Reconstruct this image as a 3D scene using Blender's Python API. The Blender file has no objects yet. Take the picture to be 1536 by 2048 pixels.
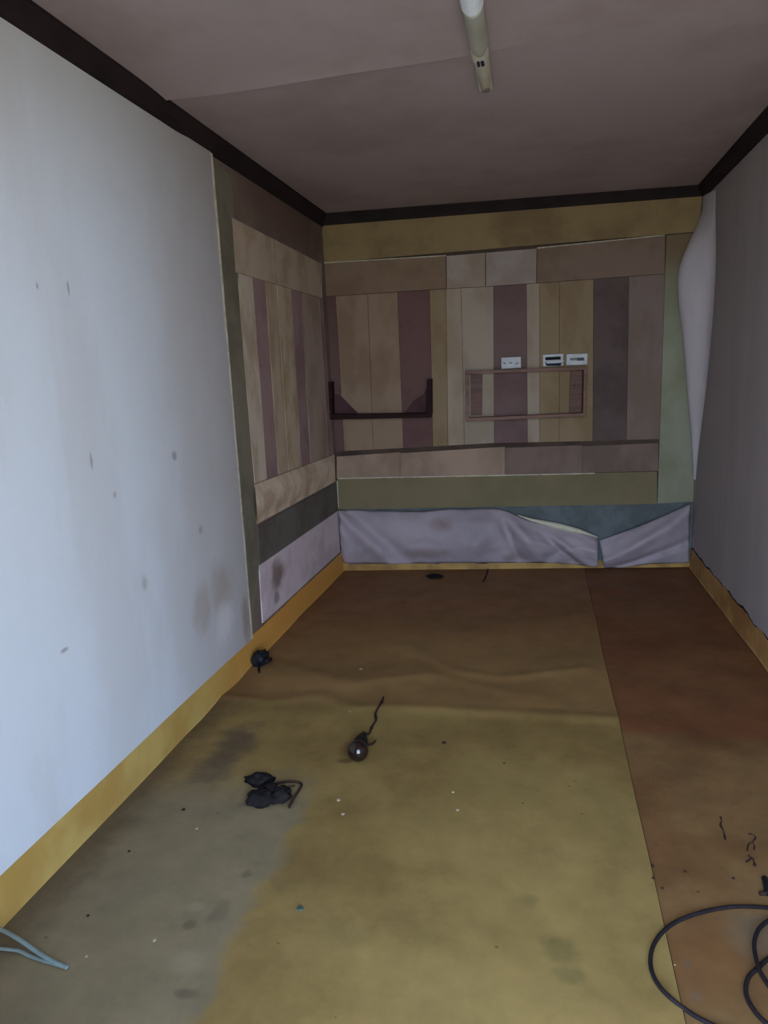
import bpy, bmesh, math, random
from mathutils import Vector, Matrix, noise
random.seed(7)
S = bpy.context.scene
C = S.collection

# ---------------------------------------------------------------- camera, sky, light, exposure
F_PX = 1448.13
CAM = Vector((1.3025, 0.0, 1.2909))
YAW, PIT, ROL = .2155, .188, -.0463
fw = Vector((-math.sin(YAW)*math.cos(PIT), math.cos(YAW)*math.cos(PIT), -math.sin(PIT)))
r0 = Vector((math.cos(YAW), math.sin(YAW), 0)); u0 = r0.cross(fw)
rt = r0*math.cos(ROL) + u0*math.sin(ROL); up = -r0*math.sin(ROL) + u0*math.cos(ROL)
cd = bpy.data.cameras.new('camera'); cam = bpy.data.objects.new('camera', cd); C.objects.link(cam)
cd.sensor_fit = 'VERTICAL'; cd.sensor_height = 24.0; cd.sensor_width = 18.0
cd.lens = F_PX/2048*24.0; cd.clip_start = .02
mw = Matrix((rt, up, -fw)).transposed().to_4x4(); mw.translation = CAM
cam.matrix_world = mw
S.camera = cam

wd = bpy.data.worlds.new('overcast_sky'); S.world = wd; wd.use_nodes = True
bg = wd.node_tree.nodes['Background']
_N, _L = wd.node_tree.nodes, wd.node_tree.links            # hazy sky: pale at the horizon, bluer higher up
_tc = _N.new('ShaderNodeTexCoord'); _sp = _N.new('ShaderNodeSeparateXYZ'); _L.new(_tc.outputs['Generated'], _sp.inputs[0])
_cr = _N.new('ShaderNodeValToRGB'); _L.new(_sp.outputs[2], _cr.inputs[0])
_cr.color_ramp.elements[0].position = 0.0; _cr.color_ramp.elements[0].color = (.83, .94, 1.07, 1)
_cr.color_ramp.elements[1].position = 0.55; _cr.color_ramp.elements[1].color = (.52, .80, 1.26, 1)
_L.new(_cr.outputs[0], bg.inputs['Color'])
bg.inputs['Strength'].default_value = 12.0
sl = bpy.data.lights.new('yard_bounce_sun', 'SUN'); sl.energy = 32.0; sl.angle = .01; sl.color = (1, .93, .80)
so_ = bpy.data.objects.new('yard_bounce_sun', sl); C.objects.link(so_)          # added behind the building: lights only the yard, for warm bounce indoors
so_.location = (1, 8, 9); so_.rotation_euler = Vector((.25, -.62, -.9)).to_track_quat('-Z', 'Y').to_euler()
S.view_settings.view_transform = 'Standard'; S.view_settings.look = 'None'
S.view_settings.exposure = 0.0; S.view_settings.gamma = 1.0
S.view_settings.use_curve_mapping = False

# room numbers (metres)
W, D, D2, H = 2.2376, 4.5623, 4.749, 2.275
FY = 0.45                                   # inner face of the wall with the open doorway
DX0, DX1, DZ = .74, 2.06, 2.02              # the doorway the photograph is taken through
pl = bpy.data.lights.new('doorway_portal', 'AREA'); pl.shape = 'RECTANGLE'
pl.size = DX1-DX0; pl.size_y = DZ; pl.cycles.is_portal = True
po = bpy.data.objects.new('doorway_portal', pl); C.objects.link(po)
po.location = ((DX0+DX1)/2, FY-.12, DZ/2); po.rotation_euler = (math.pi/2, 0, 0)

# ---------------------------------------------------------------- helpers
def ray(x, y): return fw + rt*((x-768)/F_PX) + up*((1024-y)/F_PX)
be = Vector((W, D2-D, 0)).normalized(); bn = Vector((be.y, -be.x, 0))
def back(x, y, o=0.0):
    d = ray(x, y); p0 = Vector((0, D, 0)) + bn*o
    return CAM + d*((p0-CAM).dot(bn)/d.dot(bn))
def left(x, y, o=0.0):
    d = ray(x, y); return CAM + d*((o-CAM.x)/d.x)
def right(x, y, o=0.0):
    d = ray(x, y); return CAM + d*((W-o-CAM.x)/d.x)
def flat(x, y, z=0.0):
    d = ray(x, y); return CAM + d*((z-CAM.z)/d.z)
def lerp(a, b, t): return a + (b-a)*t
def sst(a, b, x):
    t = max(0., min(1., (x-a)/(b-a))); return t*t*(3-2*t)
def poly(pts, t):
    """point at parameter t (0..1) on a polyline, by length"""
    pts = [Vector(p) for p in pts]; L = [0.]
    for a, b in zip(pts, pts[1:]): L.append(L[-1] + (b-a).length)
    s = t*L[-1]
    for i in range(len(pts)-1):
        if s <= L[i+1] or i == len(pts)-2:
            return pts[i].lerp(pts[i+1], (s-L[i])/max(1e-9, L[i+1]-L[i]))

def lin(c):
    if isinstance(c, str): c = tuple(int(c[i:i+2], 16)/255 for i in (0, 2, 4))
    return tuple(x/12.92 if x <= .04045 else ((x+.055)/1.055)**2.4 for x in c) + (1.0,)

def M(name, base, alt=None, scale=5., rng=(.42, .62), stretch=(1, 1, 1), rough=.85, spec=.25, bump=0., bscale=80.,
      spots=(), specks=None, metal=0., rough2=None, trans=0., mottle=None):
    m = bpy.data.materials.new(name); m.use_nodes = True
    nt = m.node_tree; N = nt.nodes; L = nt.links
    b = N['Principled BSDF']
    b.inputs['Roughness'].default_value = rough; b.inputs['Specular IOR Level'].default_value = spec
    b.inputs['Metallic'].default_value = metal; b.inputs['Base Color'].default_value = lin(base)
    if trans: b.inputs['Transmission Weight'].default_value = trans
    geo = N.new('ShaderNodeNewGeometry')
    mp = N.new('ShaderNodeMapping'); mp.inputs['Scale'].default_value = stretch
    L.new(geo.outputs['Position'], mp.inputs['Vector'])
    col = None
    def rgb(c):
        n = N.new('ShaderNodeRGB'); n.outputs[0].default_value = lin(c); return n.outputs[0]
    def mix(f, a, c):
        n = N.new('ShaderNodeMix'); n.data_type = 'RGBA'
        L.new(f, n.inputs[0]); L.new(a, n.inputs[6]); L.new(c, n.inputs[7]); return n.outputs[2]
    def rmap(v, a, c, o0=0., o1=1.):
        n = N.new('ShaderNodeMapRange'); n.interpolation_type = 'SMOOTHSTEP'
        L.new(v, n.inputs[0])
        for i, x in zip((1, 2, 3, 4), (a, c, o0, o1)): n.inputs[i].default_value = x
        return n.outputs[0]
    def nz(sc, det=5., vec=None, rg=.6):
        n = N.new('ShaderNodeTexNoise'); n.inputs['Scale'].default_value = sc; n.inputs['Detail'].default_value = det
        n.inputs['Roughness'].default_value = rg
        L.new(vec or mp.outputs[0], n.inputs['Vector']); return n.outputs[0]
    def math_(op, a, c):
        n = N.new('ShaderNodeMath'); n.operation = op
        for i, x in enumerate((a, c)):
            if isinstance(x, (int, float)): n.inputs[i].default_value = x
            else: L.new(x, n.inputs[i])
        return n.outputs[0]
    col = rgb(base)
    if alt:
        col = mix(rmap(nz(scale), *rng), col, rgb(alt))
    if spots:
        wob = nz(7., 4., geo.outputs['Position'])
    for sp in spots:
        kind = sp[0]
        if kind == 'ball':                      # stain round a point: centre, radii, colour, strength
            _, c, r, cc, st = sp
            sub = N.new('ShaderNodeVectorMath'); sub.operation = 'SUBTRACT'; L.new(geo.outputs['Position'], sub.inputs[0]); sub.inputs[1].default_value = c
            dv = N.new('ShaderNodeVectorMath'); dv.operation = 'DIVIDE'; L.new(sub.outputs[0], dv.inputs[0]); dv.inputs[1].default_value = r
            ln = N.new('ShaderNodeVectorMath'); ln.operation = 'LENGTH'; L.new(dv.outputs[0], ln.inputs[0])
            d = math_('ADD', ln.outputs['Value'], math_('MULTIPLY', math_('SUBTRACT', wob, .5), 1.6))
            col = mix(rmap(d, .3, 1.15, st, 0.), col, rgb(cc))
        elif kind == 'half':                    # zone of another colour on one side of a wobbling line: axis, from, to, colour, strength
            _, ax, a, c, cc, st, wb = sp
            se = N.new('ShaderNodeSeparateXYZ'); L.new(geo.outputs['Position'], se.inputs[0])
            d = math_('ADD', se.outputs[ax], math_('MULTIPLY', math_('SUBTRACT', wob, .5), wb))
            col = mix(rmap(d, a, c, st, 0.), col, rgb(cc))
        elif kind == 'box':                     # product of two half zones (x and y)
            _, (a, c), (e, g), cc, st, wb = sp
            se = N.new('ShaderNodeSeparateXYZ'); L.new(geo.outputs['Position'], se.inputs[0])
            w = math_('MULTIPLY', math_('SUBTRACT', wob, .5), wb)
            k = math_('MULTIPLY', rmap(math_('ADD', se.outputs[0], w), a, c, st, 0.), rmap(math_('ADD', se.outputs[1], w), e, g, 1., 0.))
            col = mix(k, col, rgb(cc))
    if mottle:
        sc, amt = mottle
        f = math_('MULTIPLY_ADD', nz(sc, 6., geo.outputs['Position'], .7), 1.0)
        f.node.inputs[1].default_value = amt*2; f.node.inputs[2].default_value = 1-amt
        vm = N.new('ShaderNodeVectorMath'); vm.operation = 'SCALE'; L.new(col, vm.inputs[0]); L.new(f, vm.inputs['Scale']); col = vm.outputs[0]
    if specks:
        sc, cc, size = specks
        v = N.new('ShaderNodeTexVoronoi'); v.inputs['Scale'].default_value = sc; L.new(geo.outputs['Position'], v.inputs['Vector'])
        k = math_('MULTIPLY', rmap(v.outputs['Distance'], size*.6, size, 1., 0.), rmap(nz(sc*.31, 1.), .52, .56))
        col = mix(k, col, rgb(cc))
    L.new(col, b.inputs['Base Color'])
    if rough2 is not None:
        L.new(rmap(nz(scale*1.7), .35, .65, rough, rough2), b.inputs['Roughness'])
    if bump:
        bp = N.new('ShaderNodeBump'); bp.inputs['Strength'].default_value = bump; bp.inputs['Distance'].default_value = .004
        L.new(nz(bscale, 3., geo.outputs['Position']), bp.inputs['Height']); L.new(bp.outputs[0], b.inputs['Normal'])
    return m

def link(name, verts, faces, mat, parent=None, origin=None, smooth=False):
    """one mesh object from world-space vertices; origin only for top-level objects"""
    o_ = Vector(origin) if origin is not None else (parent['_o'] if parent and '_o' in parent else (parent.location if parent else Vector((0, 0, 0))))
    o_ = Vector(o_)
    me = bpy.data.meshes.new(name); me.from_pydata([tuple(Vector(v)-o_) for v in verts], [], faces); me.validate()
    bm = bmesh.new(); bm.from_mesh(me); bmesh.ops.recalc_face_normals(bm, faces=bm.faces); bm.to_mesh(me); bm.free()
    if smooth:
        for p in me.polygons: p.use_smooth = True
    me.materials.append(mat)
    o = bpy.data.objects.new(name, me); C.objects.link(o)
    if parent: 
        o.parent = parent; o.location = (0, 0, 0); ORI[o.name] = o_
    else:
        o.location = o_; ORI[o.name] = o_
    return o
ORI = {}
def build(name, verts, faces, mat, parent=None, origin=None, smooth=False):
    if parent is not None: origin = ORI[parent.name]
    return link(name, verts, faces, mat, parent, origin if origin is not None else (0, 0, 0), smooth)
def empty(name, loc, label, cat, group=None):
    o = bpy.data.objects.new(name, None); C.objects.link(o); o.location = loc; o.empty_display_size = .05
    ORI[o.name] = Vector(loc); return tag(o, label, cat, group)
def tag(o, label, cat, group=None):
    o['label'] = label; o['category'] = cat
    if group: o['group'] = group
    return o
def struct(o, label=None):
    o['kind'] = 'structure'
    if label: o['label'] = label
    return o

def box_vf(lo, hi):
    x0, y0, z0 = lo; x1, y1, z1 = hi
    v = [(x0, y0, z0), (x1, y0, z0), (x1, y1, z0), (x0, y1, z0), (x0, y0, z1), (x1, y0, z1), (x1, y1, z1), (x0, y1, z1)]
    f = [(0, 3, 2, 1), (4, 5, 6, 7), (0, 1, 5, 4), (1, 2, 6, 5), (2, 3, 7, 6), (3, 0, 4, 7)]
    return [Vector(a) for a in v], f
def join(*vfs):
    V, F = [], []
    for v, f in vfs:
        n = len(V); V += v; F += [tuple(i+n for i in g) for g in f]
    return V, F
def grid_vf(fn, nu, nv, back_fn=None):
    """open grid fn(s,t); with back_fn it becomes a closed sheet (back surface and rim)"""
    V = [Vector(fn(i/nu, j/nv)) for j in range(nv+1) for i in range(nu+1)]
    k = nu+1
    F = [(j*k+i, j*k+i+1, (j+1)*k+i+1, (j+1)*k+i) for j in range(nv) for i in range(nu)]
    if back_fn:
        n = len(V)
        rim = [i for i in range(k)] + [j*k+nu for j in range(1, nv+1)] + [nv*k+i for i in range(nu-1, -1, -1)] + [j*k for j in range(nv-1, 0, -1)]
        Bk = {}
        for a in rim:
            Bk[a] = len(V); V.append(Vector(back_fn((a % k)/nu, (a//k)/nv)))
        Fr = {}
        for a in rim:
            Fr[a] = len(V); V.append(V[a].copy())
        for a, b in zip(rim, rim[1:]+rim[:1]): F.append((Fr[a], Fr[b], Bk[b], Bk[a]))
        F.append(tuple(Bk[a] for a in rim))
    return V, F
def quad_at(q, s, t):
    (a, b, c, d) = [Vector((p[0], p[1])) for p in q]           # TL TR BR BL
    return (a.lerp(b, s)).lerp(d.lerp(c, s), t)
def panel(name, q, plane, th, mat, parent, nu=3, nv=4, wob=.0012, prof=None, smooth=True):
    """thin sheet standing proud of a wall: q are its four corners as seen (TL TR BR BL)"""
    sd = random.random()*50
    def fr(s, t):
        p = quad_at(q, s, t); o = th + wob*noise.noise(Vector((s*2.3+sd, t*3.1, sd)))*2
        if prof: o += prof(s, t)
        return plane(p.x, p.y, max(.0015, o))
    def bk(s, t):
        p = quad_at(q, s, t); a = plane(p.x, p.y, th); z = plane(p.x, p.y, 0)
        # straight back to the wall
        if plane is back: return a - bn*th
        if plane is left: return Vector((0, a.y, a.z))
        return Vector((W, a.y, a.z))
    V, F = grid_vf(fr, nu, nv, bk)
    return build(name, V, F, mat, parent, smooth=False)
def tube_vf(pts, r, seg=10, flat_=1.0, sub=8, caps=True):
    pts = [Vector(p) for p in pts]
    P = []
    if sub > 1 and len(pts) > 2:
        for i in range(len(pts)-1):
            p0 = pts[max(i-1, 0)]; p1 = pts[i]; p2 = pts[i+1]; p3 = pts[min(i+2, len(pts)-1)]
            for k in range(sub):
                t = k/sub
                P.append(.5*((2*p1)+(p2-p0)*t+(2*p0-5*p1+4*p2-p3)*t*t+(3*p1-p0-3*p2+p3)*t**3))
        P.append(pts[-1])
    else: P = pts
    V, F = [], []; n = len(P)
    for i, p in enumerate(P):
        d = (P[min(i+1, n-1)]-P[max(i-1, 0)]).normalized()
        a = d.cross(Vector((0, 0, 1)))
        if a.length < 1e-4: a = Vector((1, 0, 0))
        a.normalize(); b = a.cross(d)
        rr = r(i/(n-1)) if callable(r) else r
        for k in range(seg):
            w = 2*math.pi*k/seg
            V.append(p + a*math.cos(w)*rr + b*math.sin(w)*rr*flat_)
    for i in range(n-1):
        for k in range(seg):
            F.append((i*seg+k, i*seg+(k+1) % seg, (i+1)*seg+(k+1) % seg, (i+1)*seg+k))
    if caps:
        F.append(tuple(range(seg-1, -1, -1))); F.append(tuple((n-1)*seg+k for k in range(seg)))
    return V, F
def lathe_vf(prof, o, ax, seg=24):
    """profile of (along, radius) about axis ax from o"""
    ax = Vector(ax).normalized(); a = ax.cross(Vector((0, 0, 1))).normalized(); b = a.cross(ax)
    V, F = [], []
    for (h, r) in prof:
        for k in range(seg):
            w = 2*math.pi*k/seg; V.append(Vector(o)+ax*h+(a*math.cos(w)+b*math.sin(w))*r)
    for i in range(len(prof)-1):
        for k in range(seg): F.append((i*seg+k, i*seg+(k+1) % seg, (i+1)*seg+(k+1) % seg, (i+1)*seg+k))
    F.append(tuple(range(seg-1, -1, -1))); F.append(tuple((len(prof)-1)*seg+k for k in range(seg)))
    return V, F
def lump_vf(c, rx, ry, rz, sub=3, amp=.35, sd=0., rot=0., freq=1.6):
    bm = bmesh.new(); bmesh.ops.create_icosphere(bm, subdivisions=sub, radius=1)
    V = []
    for v in bm.verts:
        n = v.co.normalized()
        k = 1 + amp*noise.noise(n*freq+Vector((sd, sd*1.7, 0))) + amp*.5*noise.noise(n*freq*2.7+Vector((sd, 0, sd)))
        p = n*k
        x, y, z = p.x*rx, p.y*ry, max(-.55, p.z)*rz
        V.append(Vector(c)+Vector((x*math.cos(rot)-y*math.sin(rot), x*math.sin(rot)+y*math.cos(rot), z)))
    F = [tuple(v.index for v in f.verts) for f in bm.faces]; bm.free()
    return V, F
def bevel(o, w=.002, seg=2):
    m = o.modifiers.new('bevel', 'BEVEL'); m.width = w; m.segments = seg; m.limit_method = 'ANGLE'; return o

# ---------------------------------------------------------------- materials
m_plaster = M('bare_plaster', '6a6258', '5c5750', 3, bump=.3)
m_leftpaper = M('pale_wallpaper', 'c9cfd8', 'c3c6cc', 1.4, stretch=(1, 1.8, .5), rough=.75, bump=.15, bscale=160,
    spots=[('half', 2, 2.3, 1.75, 'b4afa6', .55, .1), ('half', 1, 3.3, 1.95, '9c9089', .85, .15), ('ball', left(440, 1175), (.2, .14, .13), '9a8c80', .6), ('ball', left(400, 1215), (.2, .09, .13), '9c8e82', .5),  # half zones: warm bounce aloft and dimmer far light put into the colour
           ('ball', left(487, 1240), (.2, .05, .14), '8a705c', .6), ('ball', left(448, 1245), (.2, .10, .11), 'c9c6c9', .8),
           ('ball', left(70, 572), (.1, .006, .012), '6b6462', .6), ('ball', left(132, 577), (.1, .006, .03), '6b6462', .6),
           ('ball', left(178, 920), (.1, .008, .03), '827d7e', .6), ('ball', left(124, 1300), (.1, .02, .008), '6b6462', .6),
           ('ball', left(345, 912), (.1, .02, .02), '8c8788', .7), ('ball', left(226, 990), (.1, .015, .015), '8c8788', .6),
           ('ball', left(286, 1168), (.1, .02, .03), 'a4a0a2', .7), ('ball', left(398, 1060), (.1, .02, .02), '938d8e', .7)])
m_tear = M('torn_paper_edge', 'b9b2a2', 'a39a88', 30)
m_margin = M('dark_old_wall', '7a6a5f', '6a5c52', 2.5, stretch=(1, 1, .6), bump=.25,
    spots=[('half', 2, 2.6, 1.75, '4a3a33', .0, .1), ('ball', (0, 3.9, 2.15), (.3, .9, .24), '6a5248', .9)])
m_beige = [M('beige_paper_%d' % i, a, b, 5, stretch=(1, 1, .5), bump=.12, bscale=120) for i, (a, b) in enumerate([
    ('978675', '85715f'), ('887361', '7c6754'), ('998b7b', '8e7e6b'), ('998c7e', '8f8172'), ('86745b', '7c694f'), ('786963', '6f6056')])]
m_lbeige = [M('left_beige_paper_%d' % i, a, b, 5, stretch=(1, 1, .5), bump=.12, bscale=120) for i, (a, b) in enumerate([
    ('bdae9c', 'a69480'), ('b09c86', '9c8670'), ('b5a48c', '9c8468'), ('a38f83', '917d6f')])]
m_lstripe = M('left_mauve_stripe', '947a76', '86696a', 4, bump=.12, bscale=120)
m_lhead = M('left_head_strip', 'b5a28e', 'a48f7a', 4, bump=.12, bscale=120)
m_stripe = [M('brown_stripe_%d' % i, a, b, 4, bump=.12, bscale=120) for i, (a, b) in enumerate([
    ('665050', '5d4644'), ('654b48', '5b4341'), ('6c5756', '634e4d'), ('5a4c49', '4f423f')])]
m_header = [M('header_paper_%d' % i, a, b, 4, bump=.12, bscale=120) for i, (a, b) in enumerate([
    ('7b6755', '725d4a'), ('978a80', '8a7a6c'), ('958a84', '897b72'), ('786659', '6f5c4d')])]
m_band = M('lower_band_paper', '9a8472', '857061', 3.2, stretch=(1, 1, .6), bump=.15, bscale=120)
m_band2 = M('lower_band_paper_dark', '74625a', '66564e', 3.2, stretch=(1, 1, .6), bump=.15, bscale=120)
m_olive = M('olive_board', '84714c', '6f5c3f', 2.6, rng=(.4, .66), bump=.15, bscale=120, rough=.7)
m_olive2 = M('olive_green_board', '73684d', '686044', 2.6, rng=(.4, .66), bump=.15, bscale=120, rough=.7)
m_green = M('grey_green_board', '868875', '76765f', 2.2, rng=(.4, .66), bump=.15, bscale=120, rough=.7, spots=[('half', 2, 1.95, 1.65, '6b573e', .9, .12)])  # upper zone: the peeled flap's shadow painted in as olive
m_backing = M('dark_backing_board', '4a3c33', '3c302a', 5, bump=.3)
m_concrete = M('blue_grey_concrete', '606669', '52585a', 6, bump=.5, bscale=50)
m_sheet = M('white_paper_sheet', 'a0949b', '90868d', 2, rough=.7, bump=.08, bscale=60,
    spots=[('ball', back(890, 1045), (.12, .3, .06), '79665f', .6), ('ball', back(860, 1102), (.16, .3, .05), '7d6b66', .6),
           ('ball', back(1030, 1110), (.10, .3, .04), '80736e', .5)])
m_sheetback = M('cream_paper_back', 'cfcbb6', 'c0baa2', 8)
m_rightwall = M('right_wallpaper', '9b9292', '958c8c', 2, stretch=(1, 2.2, .4), rough=.85, bump=.12, bscale=160)
m_flap = M('peeled_wallpaper', 'cac4cb', 'bab4ba', 3, stretch=(1, 1, .4))
m_ceil = M('ceiling_paper', 'a69694', '9b8986', 1.6, rough=.9, bump=.12, bscale=150)
m_trim = M('dark_brown_trim', '2c2222', '241d1d', 9, stretch=(1, .3, 1), rough=.7, spec=.1)
m_baseright = M('brown_vinyl_skirting', 'b08a54', '94683c', 3.5, rng=(.38, .64), rough=.6, bump=.1)
m_base = M('ochre_vinyl_skirting', 'b89d5c', 'a98849', 3.5, rng=(.38, .64), rough=.5, bump=.1, spots=[('half', 1, 3.2, 2.2, 'cf9447', .9, .5)])
m_baseback = M('ochre_skirting', 'ab8746', '8e6a38', 5, rough=.55)
DARKFL = '5a4030'
fl_spots = [('box', (.57, .625), (1.85, 2.15), '7e725b', .8, .16),
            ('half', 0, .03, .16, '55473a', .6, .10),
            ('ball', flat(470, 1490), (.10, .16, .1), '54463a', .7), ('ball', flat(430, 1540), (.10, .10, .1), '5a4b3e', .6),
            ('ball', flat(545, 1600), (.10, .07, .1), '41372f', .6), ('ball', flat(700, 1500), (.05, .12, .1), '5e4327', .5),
            ('ball', flat(1120, 1905), (.05, .05, .1), '675c37', .55), ('ball', flat(1140, 1950), (.05, .03, .1), '675c37', .55),
            ('ball', flat(1060, 1800), (.04, .03, .1), '6f6238', .5), ('ball', flat(492, 1750), (.02, .02, .1), '5d5240', .6), ('ball', flat(380, 1852), (.018, .018, .1), '5d5240', .6), ('ball', flat(440, 1825), (.03, .05, .1), '655a46', .5), ('ball', flat(375, 1925), (.05, .04, .1), '94846a', .5), ('ball', flat(390, 1815), (.03, .02, .1), '94846a', .5), ('ball', flat(850, 1880), (.05, .04, .1), '76643a', .5), ('ball', flat(700, 1870), (.08, .06, .1), '7a693e', .5), ('ball', flat(560, 1770), (.04, .05, .1), '6d5c3c', .4), ('ball', flat(370, 1990), (.03, .015, .1), '5b5142', .6),
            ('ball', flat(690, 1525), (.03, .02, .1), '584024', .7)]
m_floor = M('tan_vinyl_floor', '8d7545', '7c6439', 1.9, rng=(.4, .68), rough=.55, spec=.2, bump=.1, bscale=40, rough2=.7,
            spots=fl_spots + [('half', 1, 2.66, 2.52, '8f6b45', .62, .22), ('half', 1, 3.9, 3.0, '7d5339', .6, .35)], specks=(15., '665233', .075), mottle=(7., .42))  # half zones: browner past mid-room, redder towards the back
m_floor2 = M('brown_vinyl_floor', '80633e', '6e4d2e', 2.2, rng=(.38, .66), rough=.55, spec=.2, bump=.1, bscale=40, rough2=.7,
             spots=[('half', 1, 2.54, 2.46, '75452c', .65, .10), ('ball', flat(1376, 1928), (.014, .02, .1), '5c4f42', .7), ('ball', flat(1393, 1992), (.016, .02, .1), '645647', .6),  # half zone: redder brown past mid-room
                    ('ball', flat(1530, 1880), (.1, .1, .1), '6b6050', .5)], specks=(17., '523c26', .085), mottle=(7., .42))
m_sub = M('subfloor', '4a3c2c')
m_black = M('black_plastic', '131315', '1b191b', 20, rough=.55, spec=.2)
m_tar = M('black_crumpled_tape', '121113', '201d1d', 14, rough=.75, spec=.12, bump=.4, bscale=200)
m_greyblack = M('charcoal_crumpled_tape', '242021', '1a1718', 14, rough=.75, spec=.12, bump=.4, bscale=200)
m_cable = M('black_rubber_cable', '1f1b1d', '252022', 20, rough=.7, spec=.08)
m_cord = M('blue_grey_cord', '7f8c8a', '71807e', 20, rough=.5)
m_redbrown = M('reddish_brown_wood', '624439', '523830', 6, stretch=(1, 1, 8), rough=.55)
m_redbrown2 = M('reddish_brown_edge', '76564a', '62463b', 6, stretch=(1, 1, 8), rough=.55)
m_darkwood = M('dark_wine_wood', '2a1719', '221214', 6, stretch=(1, 1, 8), rough=.7, spec=.1)
m_brace = M('dark_wine_brace', '4c3639', '412d30', 8, rough=.75, spec=.1)
m_white = M('white_plastic', 'b9bcc0', 'aeb1b4', 20, rough=.45)
m_offwhite = M('yellowed_plastic', 'c6bfac', 'b8ae98', 6, rough=.35, spec=.4)
m_cap = M('white_end_cap', 'f0f5f7', 'eaf0f2', 20, rough=.35)
m_diff = M('cloudy_diffuser', 'b3b0a2', 'a6a292', 5, rough=.25, spec=.5)
m_navy = M('navy_print', '1d2233')
m_printgrey = M('grey_print', '70757a')
m_darkhole = M('dark_inside', '121214')
m_glass = M('dark_bulb_glass', '1c1210', '241612', 9, rough=.07, spec=.6)
m_chip = M('white_chip', 'a99c84', '9a8d74', 40)
m_teal = M('teal_chip', '3f5048')
m_crumb = M('brown_crumb', '2e231a')
m_twig = M('dark_brown_fibre', '2c1a18', '38241e', 30)
m_ground = M('outside_ground', 'b9ab95')
m_screw = M('dark_screw', '2a2320', rough=.4, metal=.6)

# ---------------------------------------------------------------- structure
T = .12
V, F = box_vf((-T, FY-T, 0), (0, 4.95, H)); wl = struct(build('wall_left', V, F, m_margin, origin=(0, 0, 0)))
V, F = box_vf((W, FY-T, 0), (W+T, 5.05, H)); wr = struct(build('wall_right', V, F, m_rightwall, origin=(W, 0, 0)))
a = Vector((0, D, 0)); b = Vector((W, D2, 0))
bb = [a, b, b-bn*T, a-bn*T]
wb = struct(build('wall_back', [p+Vector((0, 0, z)) for z in (0, H) for p in bb],
      [(0, 1, 2, 3), (4, 5, 6, 7), (0, 1, 5, 4), (1, 2, 6, 5), (2, 3, 7, 6), (3, 0, 4, 7)], m_backing, origin=a))
V, F = join(box_vf((0, FY-T, 0), (DX0, FY, H)), box_vf((DX1, FY-T, 0), (W, FY, H)), box_vf((DX0, FY-T, DZ), (DX1, FY, H)))
wf = struct(build('wall_front', V, F, m_rightwall, origin=(0, FY, 0)))
V, F = box_vf((-T, FY-T, H), (W+T, 5.05, H+.1)); ce = struct(build('ceiling', V, F, m_ceil, origin=(0, 0, H)))
V, F = box_vf((-T, FY-T, -.12), (W+T, 5.05, -.012)); fl = struct(build('floor', V, F, m_sub, origin=(0, 0, 0)))
V, F = box_vf((-25, -30, -.3), (28, FY-T-.005, -.12)); og = struct(build('ground_outside', V, F, m_ground, origin=(0, -10, -.12)))

V, F = box_vf((-.6, FY-T-1.3, 2.3), (W+.6, FY-T-.004, 2.38)); struct(build('added_sky_blocker', V, F, m_ground, origin=(W/2, FY-T, 2.3)))  # added unseen slab, keeps high sky off the near floor and low wall
# ceiling papers: the near sheet sags along its seam
def seam_y(x): return 2.545 - .03*x + .006*math.sin(x*7) - .02*sst(1.1, 2.2, x)
def zc(x, y):
    d = seam_y(x) - y
    k = (.55+.45*math.sin(min(x, 1.1)/1.1*math.pi)) * (1 - .9*sst(1.05, 1.35, x))
    return H - .002 - .017*k*math.exp(-max(d, 0)/.09) - .004*max(0, noise.noise(Vector((x*1.5, y*1.3, 3))))
V, F = grid_vf(lambda s, t: (lambda x, y: (x, y, zc(x, y)))(lerp(.002, W-.002, s), lerp(FY+.01, seam_y(lerp(.002, W-.002, s)), 1-(1-t)**1.8)), 40, 40,
               lambda s, t: (lambda x, y: (x, y, H))(lerp(.002, W-.002, s), lerp(FY+.01, seam_y(lerp(.002, W-.002, s)), 1-(1-t)**1.8)))
build('ceiling_sheet', V, F, m_ceil, ce, smooth=False)
V, F = grid_vf(lambda s, t: (lambda x, y: (x, y, H-.001-.003*max(0, noise.noise(Vector((x*1.4, y*1.1, 9))))))(lerp(.002, W-.002, s), lerp(seam_y(lerp(.002, W-.002, s))-.01, lerp(D, D2, s)-.004, t)), 24, 24,
               lambda s, t: (lambda x, y: (x, y, H))(lerp(.002, W-.002, s), lerp(seam_y(lerp(.002, W-.002, s))-.01, lerp(D, D2, s)-.004, t)))
build('ceiling_sheet', V, F, m_ceil, ce, smooth=False)
for o in ce.children:
    for p in o.data.polygons: p.use_smooth = len(p.vertices) == 4 and abs(p.normal.z) > .7

# floor vinyl: two sheets, the main one over the right one, buckled half way down the room
SX = 1.5810
CREASES = [([flat(816, 1293), flat(907, 1343), flat(1000, 1358), flat(1170, 1340)], .0055, .03),
           ([flat(450, 1398), flat(545, 1406), flat(640, 1392), flat(700, 1420), flat(790, 1418), flat(1050, 1430), flat(1228, 1442)], .007, .035),
           ([flat(560, 1330), flat(700, 1372), flat(860, 1352), flat(1010, 1385)], .004, .035)]
def crease(x, y):
    z = 0.
    if not 2.4 < y < 3.6: return z
    for pts, h, w in CREASES:
        best = 9.
        for a, b in zip(pts, pts[1:]):
            dx, dy = b.x-a.x, b.y-a.y; t = max(0., min(1., ((x-a.x)*dx+(y-a.y)*dy)/(dx*dx+dy*dy)))
            best = min(best, math.hypot(x-a.x-dx*t, y-a.y-dy*t))
        z += h*.75*math.exp(-(best/w)**2)
    return z
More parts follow.
